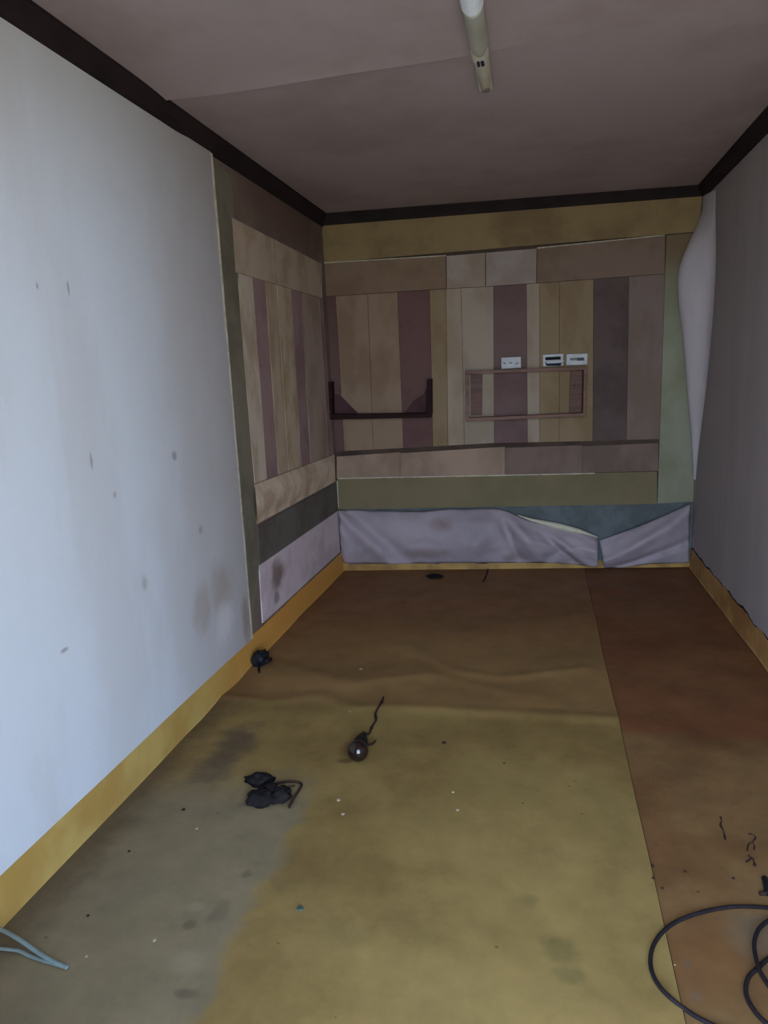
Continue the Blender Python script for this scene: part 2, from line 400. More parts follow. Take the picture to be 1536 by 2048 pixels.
def fz(x, y):
    z = .0035 + crease(x, y)
    w = math.exp(-((y-2.72)/.42)**2)*(1-.55*sst(.6, 1.3, x))
    z += .009*w*(.5+.5*math.sin(17*y + 3.2*math.sin(3.1*x+.6) + 2.2*x))
    z += .005*math.exp(-((y-3.5)/.5)**2)*(.5+.5*math.sin(9*y+2.5*math.sin(2.2*x)))
    z += .0025*(noise.noise(Vector((x*2.2, y*1.7, 1.3))))
    return z
def sheet_floor(x0f, x1f, y0, y1f, drop, mat, nu, nv):
    def pt(s, t):
        y = lerp(y0, 4.6, t); x = lerp(x0f(y), x1f(y), s)
        y = lerp(y0, y1f(x), t)
        return x, y, fz(x, y)-drop
    V, F = grid_vf(pt, nu, nv, lambda s, t: (pt(s, t)[0], pt(s, t)[1], -.012))
    o = build('vinyl_sheet', V, F, mat, fl)
    for p in o.data.polygons:
        if len(p.vertices) == 4 and abs(p.normal.z) > .8: p.use_smooth = True
    return o
yb = lambda x: lerp(D, D2, x/W) - .002
seamx = lambda y: SX + .004*noise.noise(Vector((y*1.8, 0, 5)))
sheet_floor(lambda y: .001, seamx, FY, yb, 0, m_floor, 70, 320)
sheet_floor(lambda y: seamx(y)+.0022, lambda y: W-.001, FY, yb, .005, m_floor2, 24, 160)

# cornice
TH, TP = .075, .036
def corn(pts):
    V, F = [], []; prof = [(0, 0), (TP, 0), (TP, -.012), (TP*.55, -TH*.55), (.010, -TH+.012), (.008, -TH), (0, -TH)]
    for p, n in pts:
        for (o, z) in prof: V.append(Vector(p) + Vector(n)*o + Vector((0, 0, H-.001+z)))
    k = len(prof)
    for j in range(len(pts)-1):
        for i in range(k): F.append((j*k+i, j*k+(i+1) % k, (j+1)*k+(i+1) % k, (j+1)*k+i))
    F.append(tuple(range(k))); F.append(tuple((len(pts)-1)*k+i for i in range(k)))
    return V, F
lc = Vector((0, D, 0)); rc = Vector((W, D2, 0))
V, F = corn([((0, FY, 0), (1, 0, 0)), (lc, (1, -1+be.y, 0))]); struct(build('trim_1', V, F, m_trim, origin=(0, 0, H)))
V, F = corn([(lc, (1, -1+be.y, 0)), (rc, (-1, -1-be.y, 0))]); struct(build('trim_2', V, F, m_trim, origin=(W/2, D, H)))
V, F = corn([((W, FY, 0), (-1, 0, 0)), (rc, (-1, -1-be.y, 0))]); struct(build('trim_3', V, F, m_trim, origin=(W, 0, H)))

# skirtings: vinyl turned up the wall
def skirt(name, p0, p1, n, hfun, mat, seg, lean=.006):
    p0, p1, n = Vector(p0), Vector(p1), Vector(n); V, F = [], []
    prof = [(0, 1.0), (.004, 1.0), (.006, .6), (.007, .22), (.009, .05), (.013, .0), (.0, .0)]
    for j in range(seg+1):
        t = j/seg; p = p0.lerp(p1, t); h = hfun(t)
        wv = .003*noise.noise(Vector((t*9, 2, 1)))
        zb = max(0., fz(p.x+n.x*.03, p.y+n.y*.03)) - .0035
        for i, (o, z) in enumerate(prof):
            V.append(p + n*(o + (max(0, wv) if 0 < i < 4 else 0)) + Vector((0, 0, max(-.003, zb) + .003*(z < .05) + z*h + .0)))
    k = len(prof)
    for j in range(seg):
        for i in range(k): F.append((j*k+i, j*k+(i+1) % k, (j+1)*k+(i+1) % k, (j+1)*k+i))
    F.append(tuple(range(k))); F.append(tuple(seg*k+i for i in range(k)))
    return struct(build(name, V, F, mat, origin=p0))
hl = lambda t: .132 + .004*noise.noise(Vector((t*11, 0, 0))) + .003*noise.noise(Vector((t*40, 0, 0)))
skirt('baseboard_left', (.0, FY+.01, 0), (.0, D-.004, 0), (1, 0, 0), hl, m_base, 120)
def hr(t):
    return .125 + .02*noise.noise(Vector((t*26, 4, 0))) - .012*abs(noise.noise(Vector((t*60, 7, 0))))
skirt('baseboard_right', (W, FY+.01, 0), (W, D2-.004, 0), (-1, 0, 0), hr, m_baseright, 160)
def gap(s, t):
    y = lerp(1.5, D2-.006, s); tt = (y-FY-.01)/(D2-.004-FY-.01); h = hr(tt)
    return (W-.0022, y, h - .014 + t*(.020 + .016*noise.noise(Vector((y*5, 3, 3)))+.012*max(0, noise.noise(Vector((y*17, 1, 3))))))
V, F = grid_vf(gap, 160, 1, lambda s, t: Vector(gap(s, t))+Vector((.0022, 0, 0)))
build('dark_gap', V, F, m_darkhole, bpy.data.objects['baseboard_right'])
def hb(t):
    h = .050 + .003*noise.noise(Vector((t*20, 9, 0)))
    if t < .018: h = .118
    for c in (.283, .405): h -= .012*math.exp(-((t-c)/.012)**2)
    return h
skirt('baseboard_back', lc+be*.004+bn*.001, rc-be*.004+bn*.001, bn, hb, m_baseback, 150)

# ---------------------------------------------------------------- left wall: pale paper and the old patchwork beyond it
def edge_y(z): return 2.947 + .003*noise.noise(Vector((z*6, 0, 2)))
def lp(s, t):
    z = lerp(.128, H-TH+.004, t); y = lerp(FY+.002, edge_y(z), s**.8)
    o = .007 + .003*noise.noise(Vector((y*1.6, z*1.2, 4))) + .004*sst(2.6, 2.94, y)
    return (o, y, z)
V, F = grid_vf(lp, 40, 40, lambda s, t: (0,) + tuple(lp(s, t)[1:]))
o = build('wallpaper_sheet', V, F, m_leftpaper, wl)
for p in o.data.polygons:
    if p.normal.x > .9: p.use_smooth = True
def te(s, t):
    z = lerp(.13, H-TH, t); return (.0125+.002*s, edge_y(z)-.004+.010*s+.002*noise.noise(Vector((z*30, 1, 1))), z)
V, F = grid_vf(te, 1, 60, lambda s, t: Vector(te(s, t))-Vector((.009, 0, 0)))
build('torn_edge', V, F, m_tear, wl)

def L(q, th, mat, name='paper_strip', **k): return panel(name, q, left, th, mat, wl, **k)
def ly(x): return lerp(435, 528, (x-463.5)/(644-463.5))               # top of the patchwork
def lh(x): return lerp(544, 594, (x-472)/(636-472))                   # bottom of its head strip
def lb(x): return lerp(967, 908, (x-510)/(668-510))                   # foot of the strips
L([(464, ly(464)), (543, ly(543)), (549, lh(549)), (472, lh(472))], .005, m_lhead)
L([(544, ly(544)), (643, ly(643)), (645, lh(645)), (550, lh(550))], .0046, m_lhead)
ls = [(472.5, 504, 510.5, 534, 0), (505, 530, 535, 556.5, 's2'), (531, 553, 557.5, 577, 1), (554, 581, 578, 602, 2),
      (582, 602, 603, 621, 's0'), (603, 638, 622, 657, 3), (639, 645, 658, 668, 's1')]
for (xa, xb, xc, xd, k) in ls:
    mt = m_lstripe if isinstance(k, str) else m_lbeige[k]
    L([(xa, lh(xa)+1), (xb, lh(xb)+1), (xd, lb(xd)), (xc, lb(xc))], .0034 if isinstance(k, str) else random.uniform(.0036, .0048), mt, nu=2, nv=6)
# the foot of the old paper curls off the wall
def curl(s, t): return .034*math.sin(math.pi*min(1, t*1.05))*(1-.35*s)
L([(510, 969), (669, 909), (671, 963), (516, 1047)], .006, M('curled_paper', 'd3bfa8', 'b39a84', 5), 'curled_strip', nu=16, nv=10, prof=curl)
L([(519, 1131), (677, 1021), (680, 1104), (526, 1246)], .006, M('pale_lower_patch', 'd0bfc4', 'beadb1', 4, spots=[
    ('ball', left(552, 1150), (.2, .12, .1), '6d574a', .8), ('ball', left(552, 1195), (.2, .05, .04), '857a80', .8)]), 'wallpaper_patch', nu=6, nv=4)
L([(421, 318), (462, 352), (519, 1128), (502, 1262)], .004, M('grey_green_margin', '787060', '665f51', 3), nu=2, nv=10)
L([(517, 1051), (672, 966), (676.5, 1019), (519.5, 1129)], .004, M('slate_band', '66625a', '574e47', 3), nu=6, nv=2)

# ---------------------------------------------------------------- back wall patchwork
def B(q, th, mat, name='wall_panel', **k): return panel(name, q, back, th, mat, wb, **k)
def pl_(pts):
    def f(x):
        for (a, b) in zip(pts, pts[1:]):
            if x <= b[0] or b is pts[-1]: return lerp(a[1], b[1], (x-a[0])/(b[0]-a[0]))
    return f
tT = pl_([(640, 452), (1410, 392)])                                            # under the cornice
tB = pl_([(645, 525.5), (892, 511), (1074, 496), (1332, 470)])                 # foot of the top board
hB = pl_([(645, 593), (796, 583.5), (892, 577), (988, 572), (1079, 565.5), (1258, 552.5), (1331, 547)])
sB = pl_([(665, 904), (689, 902), (807, 896), (988, 886), (1186, 882), (1319, 878)])
bB = pl_([(674, 958), (855, 954), (1314, 943)])
oB = pl_([(674, 1019), (1000, 1015), (1314, 1008), (1368, 1005)])
B([(642, tT(642)), (1405, tT(1405)), (1398, 463), (646, tB(646))], .016, m_olive, 'top_board', nu=14, nv=2)
hx = [(646, 647), (892, 893), (971, 971), (1074, 1073), (1331, 1330)]
for i in range(4):
    (a0, a1), (b0, b1) = hx[i], hx[i+1]
    B([(a0+.8, tB(a0)+1), (b0-.8, tB(b0)+1), (b1-.8, hB(b1)), (a1+.8, hB(a1))], [.008, .009, .012, .009][i], m_header[i], 'header_panel', nu=5, nv=2)
sx = [(647, 667), (671, 688.5), (735, 747), (795, 807), (859, 866), (892, 896), (922, 929), (987, 988.5), (1053, 1055), (1079, 1079), (1119, 1118), (1187, 1185.5), (1258, 1253), (1330, 1319)]
sm = [m_stripe[1], m_beige[1], m_beige[1], m_stripe[1], m_beige[4], m_beige[2], m_beige[3], m_stripe[2], m_beige[2], m_beige[4], m_beige[4], m_stripe[3], m_beige[5]]
for i in range(13):
    (a0, a1), (b0, b1) = sx[i], sx[i+1]
    th = random.uniform(.008, .011) if sm[i] not in m_stripe else .004
    B([(a0+.35, hB(a0)+1.), (b0-.35, hB(b0)+1.), (b1-.35, sB(b1)), (a1+.35, sB(a1))], th, sm[i], 'stripe_panel', nu=2, nv=6)
bx = [673, 800, 1010, 1165, 1317]
for i in range(4):
    a0, b0 = bx[i], bx[i+1]
    B([(a0+.4, sB(a0)+10), (b0-.2, sB(b0)+8), (b0-.2, bB(b0)-1), (a0+.4, bB(a0)-1)], .010, m_band if i < 2 else m_band2, 'band_panel', nu=4, nv=3,
      prof=lambda s, t: .012*t)
B([(675, bB(675)), (1314, bB(1314)), (1314, oB(1314)), (676, oB(676))], .02, m_olive2, 'lower_board', nu=12, nv=2)
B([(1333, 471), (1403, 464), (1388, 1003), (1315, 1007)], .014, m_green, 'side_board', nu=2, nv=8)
B([(674, 1012), (1389, 1000), (1380.5, 1133), (684, 1134)], .005, m_concrete, 'concrete_band', nu=10, nv=3)
# frayed pale edges of the boards
def fray(p0, p1, plane, th, parent, off, n=24, dz=(0, 2.2)):
    def fn(s, t):
        x = lerp(p0[0], p1[0], s); y = lerp(p0[1], p1[1], s)
        j = .9*noise.noise(Vector((s*60, 3, 1)))
        return plane(x, y + (dz[0]-j*.4 if t < .5 else dz[1]+j), off)
    V, F = grid_vf(fn, n, 1, lambda s, t: fn(s, t)-bn*th)
    return build('torn_edge', V, F, m_tear, parent)
B([(642.6, 462), (644.6, 462), (648.6, 590), (646.4, 590)], .019, m_tear, 'torn_edge', nu=1, nv=6)
B([(673.2, 962), (675.4, 962), (677.6, 1017), (675.6, 1017)], .024, m_tear, 'torn_edge', nu=1, nv=4)
fray((647, 524.5), (892, 510), back, .008, wb, .019)
fray((1074, 495), (1330, 469), back, .008, wb, .019)
fray((676, 956), (990, 950), back, .006, wb, .024)
fray((990, 950), (1190, 945.5), back, .006, wb, .024)

# white paper sagging off the foot of the back wall
def sag(name, top, bot, label, folds, origin, nu=70, nv=24):
    def fn(s, t):
        a = poly(top, s); b = poly(bot, s); p = a.lerp(b, t)
        o = folds(s, t)
        return back(p.x, p.y, o)
    V, F = grid_vf(fn, nu, nv)
    o = build(name, V, F, m_sheet, origin=origin, smooth=True)
    md = o.modifiers.new('thickness', 'SOLIDIFY'); md.thickness = .0015; md.offset = -1
    return tag(o, label, 'wallpaper')
def ridge(s, t, s0, s1, w, h):
    d = s - lerp(s0, s1, t); return h*math.exp(-(d/w)**2)
def folds1(s, t):
    o = .022 + .030*math.sin(math.pi*min(1, t*.9+.08))*(.5+.5*sst(0, .3, s))
    o += ridge(s, t, -.02, .22, .035, .016) - ridge(s, t, .04, .30, .03, .010)
    o += ridge(s, t, .62, .50, .05, .018)*sst(0, .5, t) + ridge(s, t, .61, .71, .018, -.020)*sst(.05, .4, t)
    o += ridge(s, t, .66, .80, .035, .016)*sst(.0, .4, t) + ridge(s, t, .74, .93, .02, -.016)*sst(.1, .5, t)
    o += ridge(s, t, .80, .96, .025, .014)*sst(.1, .5, t) + ridge(s, t, .97, .80, .02, -.012)*sst(.2, .6, t)
    o += .007*noise.noise(Vector((s*9, t*3, 2))) + .004*noise.noise(Vector((s*22, t*7, 5)))
    if s > .9: o += .02*(s-.9)/.1*t
    return max(.016, .022+(o-.022)*2.6)
top1 = [(677, 1020), (720, 1021), (845, 1023), (905, 1018), (990, 1017), (1015, 1022), (1055, 1040), (1105, 1053), (1150, 1063), (1196, 1074)]
bot1 = [(681, 1104), (688, 1127), (780, 1128), (900, 1126), (1040, 1126), (1110, 1126), (1150, 1129), (1195, 1134)]
s1 = sag('hanging_wallpaper', top1, bot1, 'long white paper sheet sagging off the foot of the back wall, left of the gap', folds1, back(860, 1070, .03))
def cr(s, t):
    a = poly([(1035, 1029), (1060, 1036), (1120, 1047), (1160, 1058), (1196, 1073)], s); b = poly([(1035, 1031), (1060, 1042), (1105, 1056), (1150, 1066), (1196, 1076)], s)
    p = a.lerp(b, t); return back(p.x, p.y, .05+.02*math.sin(math.pi*t))
V, F = grid_vf(cr, 16, 4); o = build('turned_edge', V, F, m_sheetback, s1, smooth=True); o['label'] = 'cream turned-over upper edge'
def folds2(s, t):
    o = .022 + .045*math.sin(math.pi*min(1, t*.8+.1))*math.sin(math.pi*min(1, s*.8+.12))
    u = s + .0*t
    d = t - lerp(.75, .12, s); o += .018*math.exp(-(d/.16)**2)
    d = t - lerp(1.02, .62, s); o -= .016*math.exp(-(d/.07)**2)
    o += .006*noise.noise(Vector((s*6, t*4, 8)))
    return max(.016, .022+(o-.022)*2.2)
top2 = [(1199, 1081), (1230, 1070), (1290, 1047), (1335, 1028), (1380, 1007)]
bot2 = [(1209, 1137), (1250, 1134), (1300, 1128), (1340, 1127), (1378, 1126)]
sag('hanging_wallpaper', top2, bot2, 'short white paper sheet hanging slack in the right corner of the back wall', folds2, back(1290, 1080, .03), nu=40)

# peeled flap in the right corner
fl_left = [(1415, 392), (1402, 432), (1380, 480), (1360, 525), (1354.5, 558), (1357, 610), (1365, 670), (1371, 735), (1376, 800), (1381, 860), (1385, 915), (1387, 958)]
fl_right = [(1430, 382), (1429, 425), (1430, 480), (1430, 525), (1429, 558), (1426, 610), (1421, 670), (1415, 735), (1409, 790), (1402, 850), (1394, 910), (1390, 960)]
def smooth_(pts, n=3):
    pts = [Vector(p) for p in pts]
    for _ in range(n): pts = [pts[0]] + [q for u, v in zip(pts, pts[1:]) for q in (u.lerp(v, .25), u.lerp(v, .75))] + [pts[-1]]
    return pts
fl_left = smooth_(fl_left); fl_right = smooth_(fl_right)
def flap(s, t):
    a = poly(fl_left, t); b = poly(fl_right, t)
    A = back(a.x, a.y, .05); Bq = right(b.x, b.y, .006); A.x = min(A.x, W-.012)
    Bq.x = W - .0015
    k = min(1., (W-A.x)/.10)
    P1 = A + Vector((-.006, -.085, 0))*k
    P2 = Vector((W - .006, Bq.y + .13*k, lerp(A.z, Bq.z, .6)))
    P1.x = min(P1.x, W-.008)
    return A*(1-s)**3 + P1*3*s*(1-s)**2 + P2*3*s*s*(1-s) + Bq*s**3
V, F = grid_vf(flap, 16, 44)
o = build('peeled_wallpaper', V, F, m_flap, origin=right(1416, 558, .01), smooth=True)
tag(o, 'mauve-grey wallpaper flap peeled off the far right corner below the dark cornice', 'wallpaper')

# ---------------------------------------------------------------- ceiling lamp
A0 = flat(940, -12, H-.03); A1 = flat(972, 186, H-.03)
ax = (A1-A0); ax.z = 0; LL = ax.length; ax.normalize(); sd = Vector((ax.y, -ax.x, 0))
base = Vector((A0.x, A0.y, H-.002))
lamp = empty('ceiling_lamp', base+ax*LL*.5, 'narrow yellowed tube lamp with white end cap on the ceiling', 'lamp')
def lbar(prof, a0, a1, n=1, taper=None):
    V, F = [], []; k = len(prof)
    for j in range(n+1):
        t = j/n; h = lerp(a0, a1, t); sc = taper(t) if taper else 1.
        for (w, z) in prof: V.append(base + ax*h + sd*w*sc - Vector((0, 0, z*(sc if taper else 1))))
    for j in range(n):
        for i in range(k): F.append((j*k+i, j*k+(i+1) % k, (j+1)*k+(i+1) % k, (j+1)*k+i))
    F.append(tuple(range(k))); F.append(tuple(n*k+i for i in range(k)))
    return V, F
V, F = lbar([(-.022, 0), (.022, 0), (.025, .012), (.022, .02), (-.022, .02), (-.025, .012)], 0, LL); build('housing', V, F, m_offwhite, lamp)
arc = [(.029*math.cos(w), .014+.034*math.sin(w)) for w in [math.pi*i/14 for i in range(15)]]
arc = [(.029, .006)] + arc + [(-.029, .006)]
V, F = lbar([(x*1.06, z*1.06) for x, z in arc], -.03, .075, 1); bevel(build('end_cap', V, F, m_cap, lamp), .003)
V, F = lathe_vf([(0, .006), (.002, .006)], base+ax*.012-Vector((0, 0, .0518)), (0, 0, -1), 14); build('cap_hole', V, F, m_darkhole, lamp)
dend = (flat(960, 116, H-.05)-A0).dot(ax) + .03
V, F = lbar(arc, .075, dend, 14, lambda t: 1.0 if t < .86 else max(.35, math.sqrt(max(0, 1-((t-.86)/.15)**2))))
build('diffuser', V, F, m_diff, lamp, smooth=True)
arc2 = [(.027, .006), (.027, .030), (.019, .040), (-.019, .040), (-.027, .030), (-.027, .006)]
V, F = lbar(arc2, dend-.05, dend+.03); bevel(build('control_block', V, F, m_offwhite, lamp), .003)
ss = (flat(961.5, 127.5, H-.042)-A0).dot(ax)
def rect(h0, h1, w0, w1, z0, z1):
    return [base+ax*h+sd*w-Vector((0, 0, z)) for z in (z0, z1) for (h, w) in ((h0, w0), (h1, w0), (h1, w1), (h0, w1))], box_vf((0, 0, 0), (1, 1, 1))[1]
V, F = rect(ss-.020, ss+.020, -.011, -.003, .0385, .0412); V2, F2 = rect(ss-.020, ss+.020, .001, .011, .0385, .0412)
V, F = join((V, F), (V2, F2)); build('sticker', V, F, m_navy, lamp)
arc3 = [(.023*math.cos(w), .012+.022*math.sin(w)) for w in [math.pi*i/10 for i in range(11)]]
V, F = lbar([(.023, .004)]+arc3+[(-.023, .004)], dend+.029, LL, 6, lambda t: 1-.18*t*t); build('tube_end', V, F, m_offwhite, lamp, smooth=True)

# ---------------------------------------------------------------- shelves and wall plates on the back wall
def bbox(p0, p1, o0, o1):
    """board on the back wall between two picture corners (TL, BR), from depth o0 to o1"""
    (x0, y0), (x1, y1) = p0, p1
    c = [back(x0, y0, o1), back(x1, y0, o1), back(x1, y1, o1), back(x0, y1, o1)]
    V = c + [p - bn*(o1-o0) for p in c]
    return V, [(0, 1, 2, 3), (4, 7, 6, 5), (0, 4, 5, 1), (1, 5, 6, 2), (2, 6, 7, 3), (3, 7, 4, 0)]
def bquad(q, o0, o1):
    c = [back(x, y, o1) for x, y in q]; n = len(c)
    V = c + [p - bn*(o1-o0) for p in c]
    F = [tuple(range(n)), tuple(range(2*n-1, n-1, -1))] + [(i, i+n, (i+1) % n+n, (i+1) % n) for i in range(n)]
    return V, F
so = back(757, 838, .012)
sh = empty('wall_shelf', so, 'dark wine-brown open shelf with raised ends on the back wall beside the left corner', 'shelf')
SD = .10
V, F = bquad([(654, 829), (862, 826.5), (862, 835), (653, 839.5)], .012, SD); build('shelf_board', V, F, m_darkwood, sh)
V, F = bquad([(648, 765), (663, 763), (665, 832), (652, 832)], .012, SD); build('side_board', V, F, m_darkwood, sh)
V, F = bquad([(854, 759), (863.5, 758), (864, 828), (854, 828)], .012, SD); build('side_board', V, F, m_darkwood, sh)
V, F = bquad([(664, 785), (682, 793), (718, 829), (666, 830)], .012, .022); build('corner_brace', V, F, m_brace, sh)
V, F = bquad([(856, 770), (856, 828), (806, 829), (828, 802), (848, 788)], .012, .022); build('corner_brace', V, F, m_brace, sh)
for c in sh.children: bevel(c, .0015)

bo = back(1052, 840, .012)
bxs = empty('box_shelf', bo, 'reddish brown open rectangular wooden box mounted below the wall plates', 'shelf')
BD = .085
V, F = bquad([(931, 741.5), (1176, 733), (1174, 739.5), (932, 748)], .012, BD); build('top_board', V, F, m_redbrown2, bxs)
V, F = bquad([(932, 836), (1171, 826), (1171, 832.5), (932, 843)], .012, BD); build('bottom_board', V, F, m_redbrown2, bxs)
V, F = bquad([(931.5, 748), (937.5, 748), (938, 836), (932.5, 836.5)], .012, BD); build('side_board', V, F, m_redbrown2, bxs)
V, F = bquad([(1168, 739.5), (1174.5, 739.5), (1171.5, 827), (1166, 827)], .012, BD); build('side_board', V, F, m_redbrown2, bxs)
for q, sc in (([(941, 749), (965, 748.5), (964, 830), (942, 831)], (955, 774)), ([(1140, 742), (1164, 741), (1162, 826), (1139, 827)], (1148.5, 771.5))):
    V, F = bquad(q, .012, .024); bt = build('batten', V, F, m_redbrown, bxs)
    V, F = lathe_vf([(0, .006), (.003, .005)], back(sc[0], sc[1], .024), bn, 12); build('screw', V, F, m_screw, bt)
for c in bxs.children: bevel(c, .0015)

def plate(q, label):
    cx = sum(p[0] for p in q)/4; cy = sum(p[1] for p in q)/4
    r = empty('wall_plate', back(cx, cy, .012), label, 'socket', 'white wall plates above the box shelf')
    V, F = bquad(q, .012, .03); bevel(build('face_plate', V, F, m_white, r), .004, 3)
    return r
p1_ = plate([(1002, 715), (1042, 713), (1042.5, 736), (1002.5, 738.5)], 'white wall plate with three short grey marks, leftmost above the box')
for xx in (1009.5, 1021.5, 1033.5):
    dy = 0 if xx != 1021.5 else -1.0
    sl = -.9 if xx < 1015 else .9 if xx > 1025 else 0
    V, F = bquad([(xx-3, 726+dy+sl-.6), (xx+3, 726+dy-sl-.6), (xx+3, 728+dy-sl), (xx-3, 728+dy+sl)], .029, .0308); build('socket_mark', V, F, m_printgrey, p1_)
p2_ = plate([(1085, 709), (1127, 707), (1127, 731), (1086, 733.5)], 'white wall plate with dark opening and half-loose cover, in the middle')
V, F = bquad([(1090.5, 714.5), (1121.5, 713), (1121.5, 719), (1091, 720.5)], .029, .0308); build('dark_slot', V, F, m_darkhole, p2_)
V, F = bquad([(1090, 725), (1125, 723.5), (1121, 731), (1093, 731.5)], .029, .0312); build('dark_slot', V, F, m_navy, p2_)
V, F = bquad([(1090, 722.5), (1127, 720), (1129.5, 721.5), (1122, 726), (1094, 727.5)], .03, .042); bevel(build('loose_cover', V, F, m_white, p2_), .003)
p3_ = plate([(1133, 708), (1175.5, 706.5), (1175, 729.5), (1132.5, 731)], 'white wall plate printed with a grey bar, rightmost above the box')
V, F = bquad([(1140, 716), (1155, 715.5), (1155, 720.5), (1140, 721)], .029, .0308); build('socket_mark', V, F, m_printgrey, p3_)
V, F = bquad([(1154, 715.5), (1168.5, 715), (1168.5, 721), (1154, 721.5)], .029, .0309); build('socket_mark', V, F, M('dark_grey_print', '4a4e52'), p3_)

# ---------------------------------------------------------------- things on the floor
def fl_pt(x, y, dz=0.):
    p = flat(x, y, .006)
    for _ in range(3): p = flat(x, y, fz(p.x, p.y) - (.005 if p.x > SX else 0) + dz)
    return p
# bulb lying on the floor
b0 = fl_pt(714, 1534); b1 = fl_pt(729, 1478)
ad = (b1-b0); ad.z = 0; ad.normalize(); R = .036
bc = fl_pt(717, 1521); gz = fz(bc.x, bc.y)
bulb = empty('light_bulb', (bc.x, bc.y, gz), 'dark glossy bulb in a black holder with a trailing wire on the floor', 'light bulb')
tilt = Vector((ad.x, ad.y, -.10)).normalized()
co = Vector((bc.x, bc.y, gz+R))
prof = [(-R*math.cos(w), R*math.sin(w)+1e-4) for w in [math.pi*.62*i/14 for i in range(15)]]
hN = prof[-1][0]; prof += [(hN+.014, prof[-1][1]*.78), (hN+.028, .0165)]
V, F = lathe_vf(prof, co, tilt, 28); build('glass', V, F, m_glass, bulb, smooth=True)
V, F = lathe_vf([(hN+.004, .024), (hN+.012, .028), (hN+.045, .026), (hN+.08, .021), (hN+.11, .014), (hN+.135, .008), (hN+.145, .004)], co, tilt, 18); build('holder', V, F, m_black, bulb, smooth=True)
wp = [co+tilt*(hN+.135)] + [fl_pt(x, y, .004) for x, y in ((738, 1468), (742, 1458), (746, 1450), (752, 1440), (751, 1427), (758, 1413), (764, 1403), (767, 1394))]
V, F = tube_vf(wp, lambda t: .0062*(1-.45*abs(math.sin(11*t))), 8); build('wire', V, F, m_twig, bulb)
wp = [co+tilt*(hN+.06)+Vector((.012, 0, -.012))] + [fl_pt(x, y, .004) for x, y in ((744, 1488), (751, 1482))]
V, F = tube_vf(wp, .004, 8); build('wire', V, F, m_twig, bulb)

sc0 = fl_pt(545, 1590)
scr = empty('tape_scrap', sc0, 'tangle of crumpled black tape with a stiff wire loop, left of the bulb', 'scrap')
p = fl_pt(520, 1566); V, F = lump_vf((p.x, p.y, p.z+.011), .046, .030, .020, sd=3.1, rot=.2, amp=.5, freq=2.2); build('black_lump', V, F, m_tar, scr, smooth=True)
p = fl_pt(522, 1602); V, F = lump_vf((p.x, p.y, p.z+.010), .044, .040, .018, sd=8.4, rot=.1, amp=.5, freq=2.4); build('charcoal_lump', V, F, m_greyblack, scr, smooth=True)
p = fl_pt(560, 1595); V, F = lump_vf((p.x, p.y, p.z+.009), .040, .034, .016, sd=5.2, rot=.9, amp=.5, freq=2.4); build('charcoal_lump', V, F, m_greyblack, scr, smooth=True)
p = fl_pt(536, 1585); V, F = lump_vf((p.x, p.y, p.z+.009), .040, .030, .014, sd=2.2, rot=1.9, amp=.5, freq=2.4); build('charcoal_lump', V, F, m_greyblack, scr, smooth=True)
V, F = tube_vf([fl_pt(x, y, .005) for x, y in ((545, 1570), (560, 1565.5), (580, 1563), (598, 1565), (603, 1570), (597, 1582), (588, 1596), (578, 1615))], .0042, 8); build('wire', V, F, m_twig, scr)
V, F = tube_vf([fl_pt(x, y, .005) for x, y in ((550, 1580), (570, 1575), (590, 1571))], .003, 8); build('wire', V, F, m_twig, scr)

p = fl_pt(524, 1328)
sb = empty('plastic_scrap', p, 'small crumpled blue-black plastic scrap against the left skirting', 'scrap')
V, F = lump_vf((p.x-.004, p.y, p.z+.024), .036, .045, .044, sd=1.4, amp=.4); build('crumple', V, F, M('blue_black_plastic', '15181f', '23242e', 30, rough=.4, bump=.5, bscale=120), sb, smooth=True)
a = p+Vector((.0, -.03, .02)); V, F = tube_vf([a, fl_pt(518, 1338, .004), fl_pt(519, 1345, .004)], .005, 8); build('strip', V, F, m_black, sb)
a = p+Vector((.02, .01, .03)); V, F = tube_vf([a, fl_pt(534, 1322, .03), fl_pt(541, 1318, .008)], .009, 8); build('strip', V, F, m_greyblack, sb)

p = fl_pt(871, 1155); V, F = lump_vf((p.x, p.y, p.z+.008), .052, .035, .014, sd=6.6)
o = build('dark_scrap', V, F, m_tar, origin=p, smooth=True); tag(o, 'flat black scrap on the floor below the long white sheet', 'scrap')
for (x, y), lab in (((878, 1124), 'dark crumb on the back skirting straight above the flat black scrap'), ((966, 1126), 'dark crumb on the back skirting right of the flat scrap')):
    p = back(x, y, .02); V, F = lump_vf((p.x, p.y-.004, p.z+.006), .034, .012, .012, sd=x); o = build('crumb', V, F, m_tar, origin=p, smooth=True); tag(o, lab, 'scrap')
V, F = tube_vf([fl_pt(x, y, .002) for x, y in ((976, 1138), (974, 1146), (970, 1156), (966, 1164))], .005, 6, flat_=.5); o = build('fibre_scrap', V, F, m_twig, origin=fl_pt(970, 1152)); tag(o, 'thin dark strand running out from the back skirting', 'scrap')

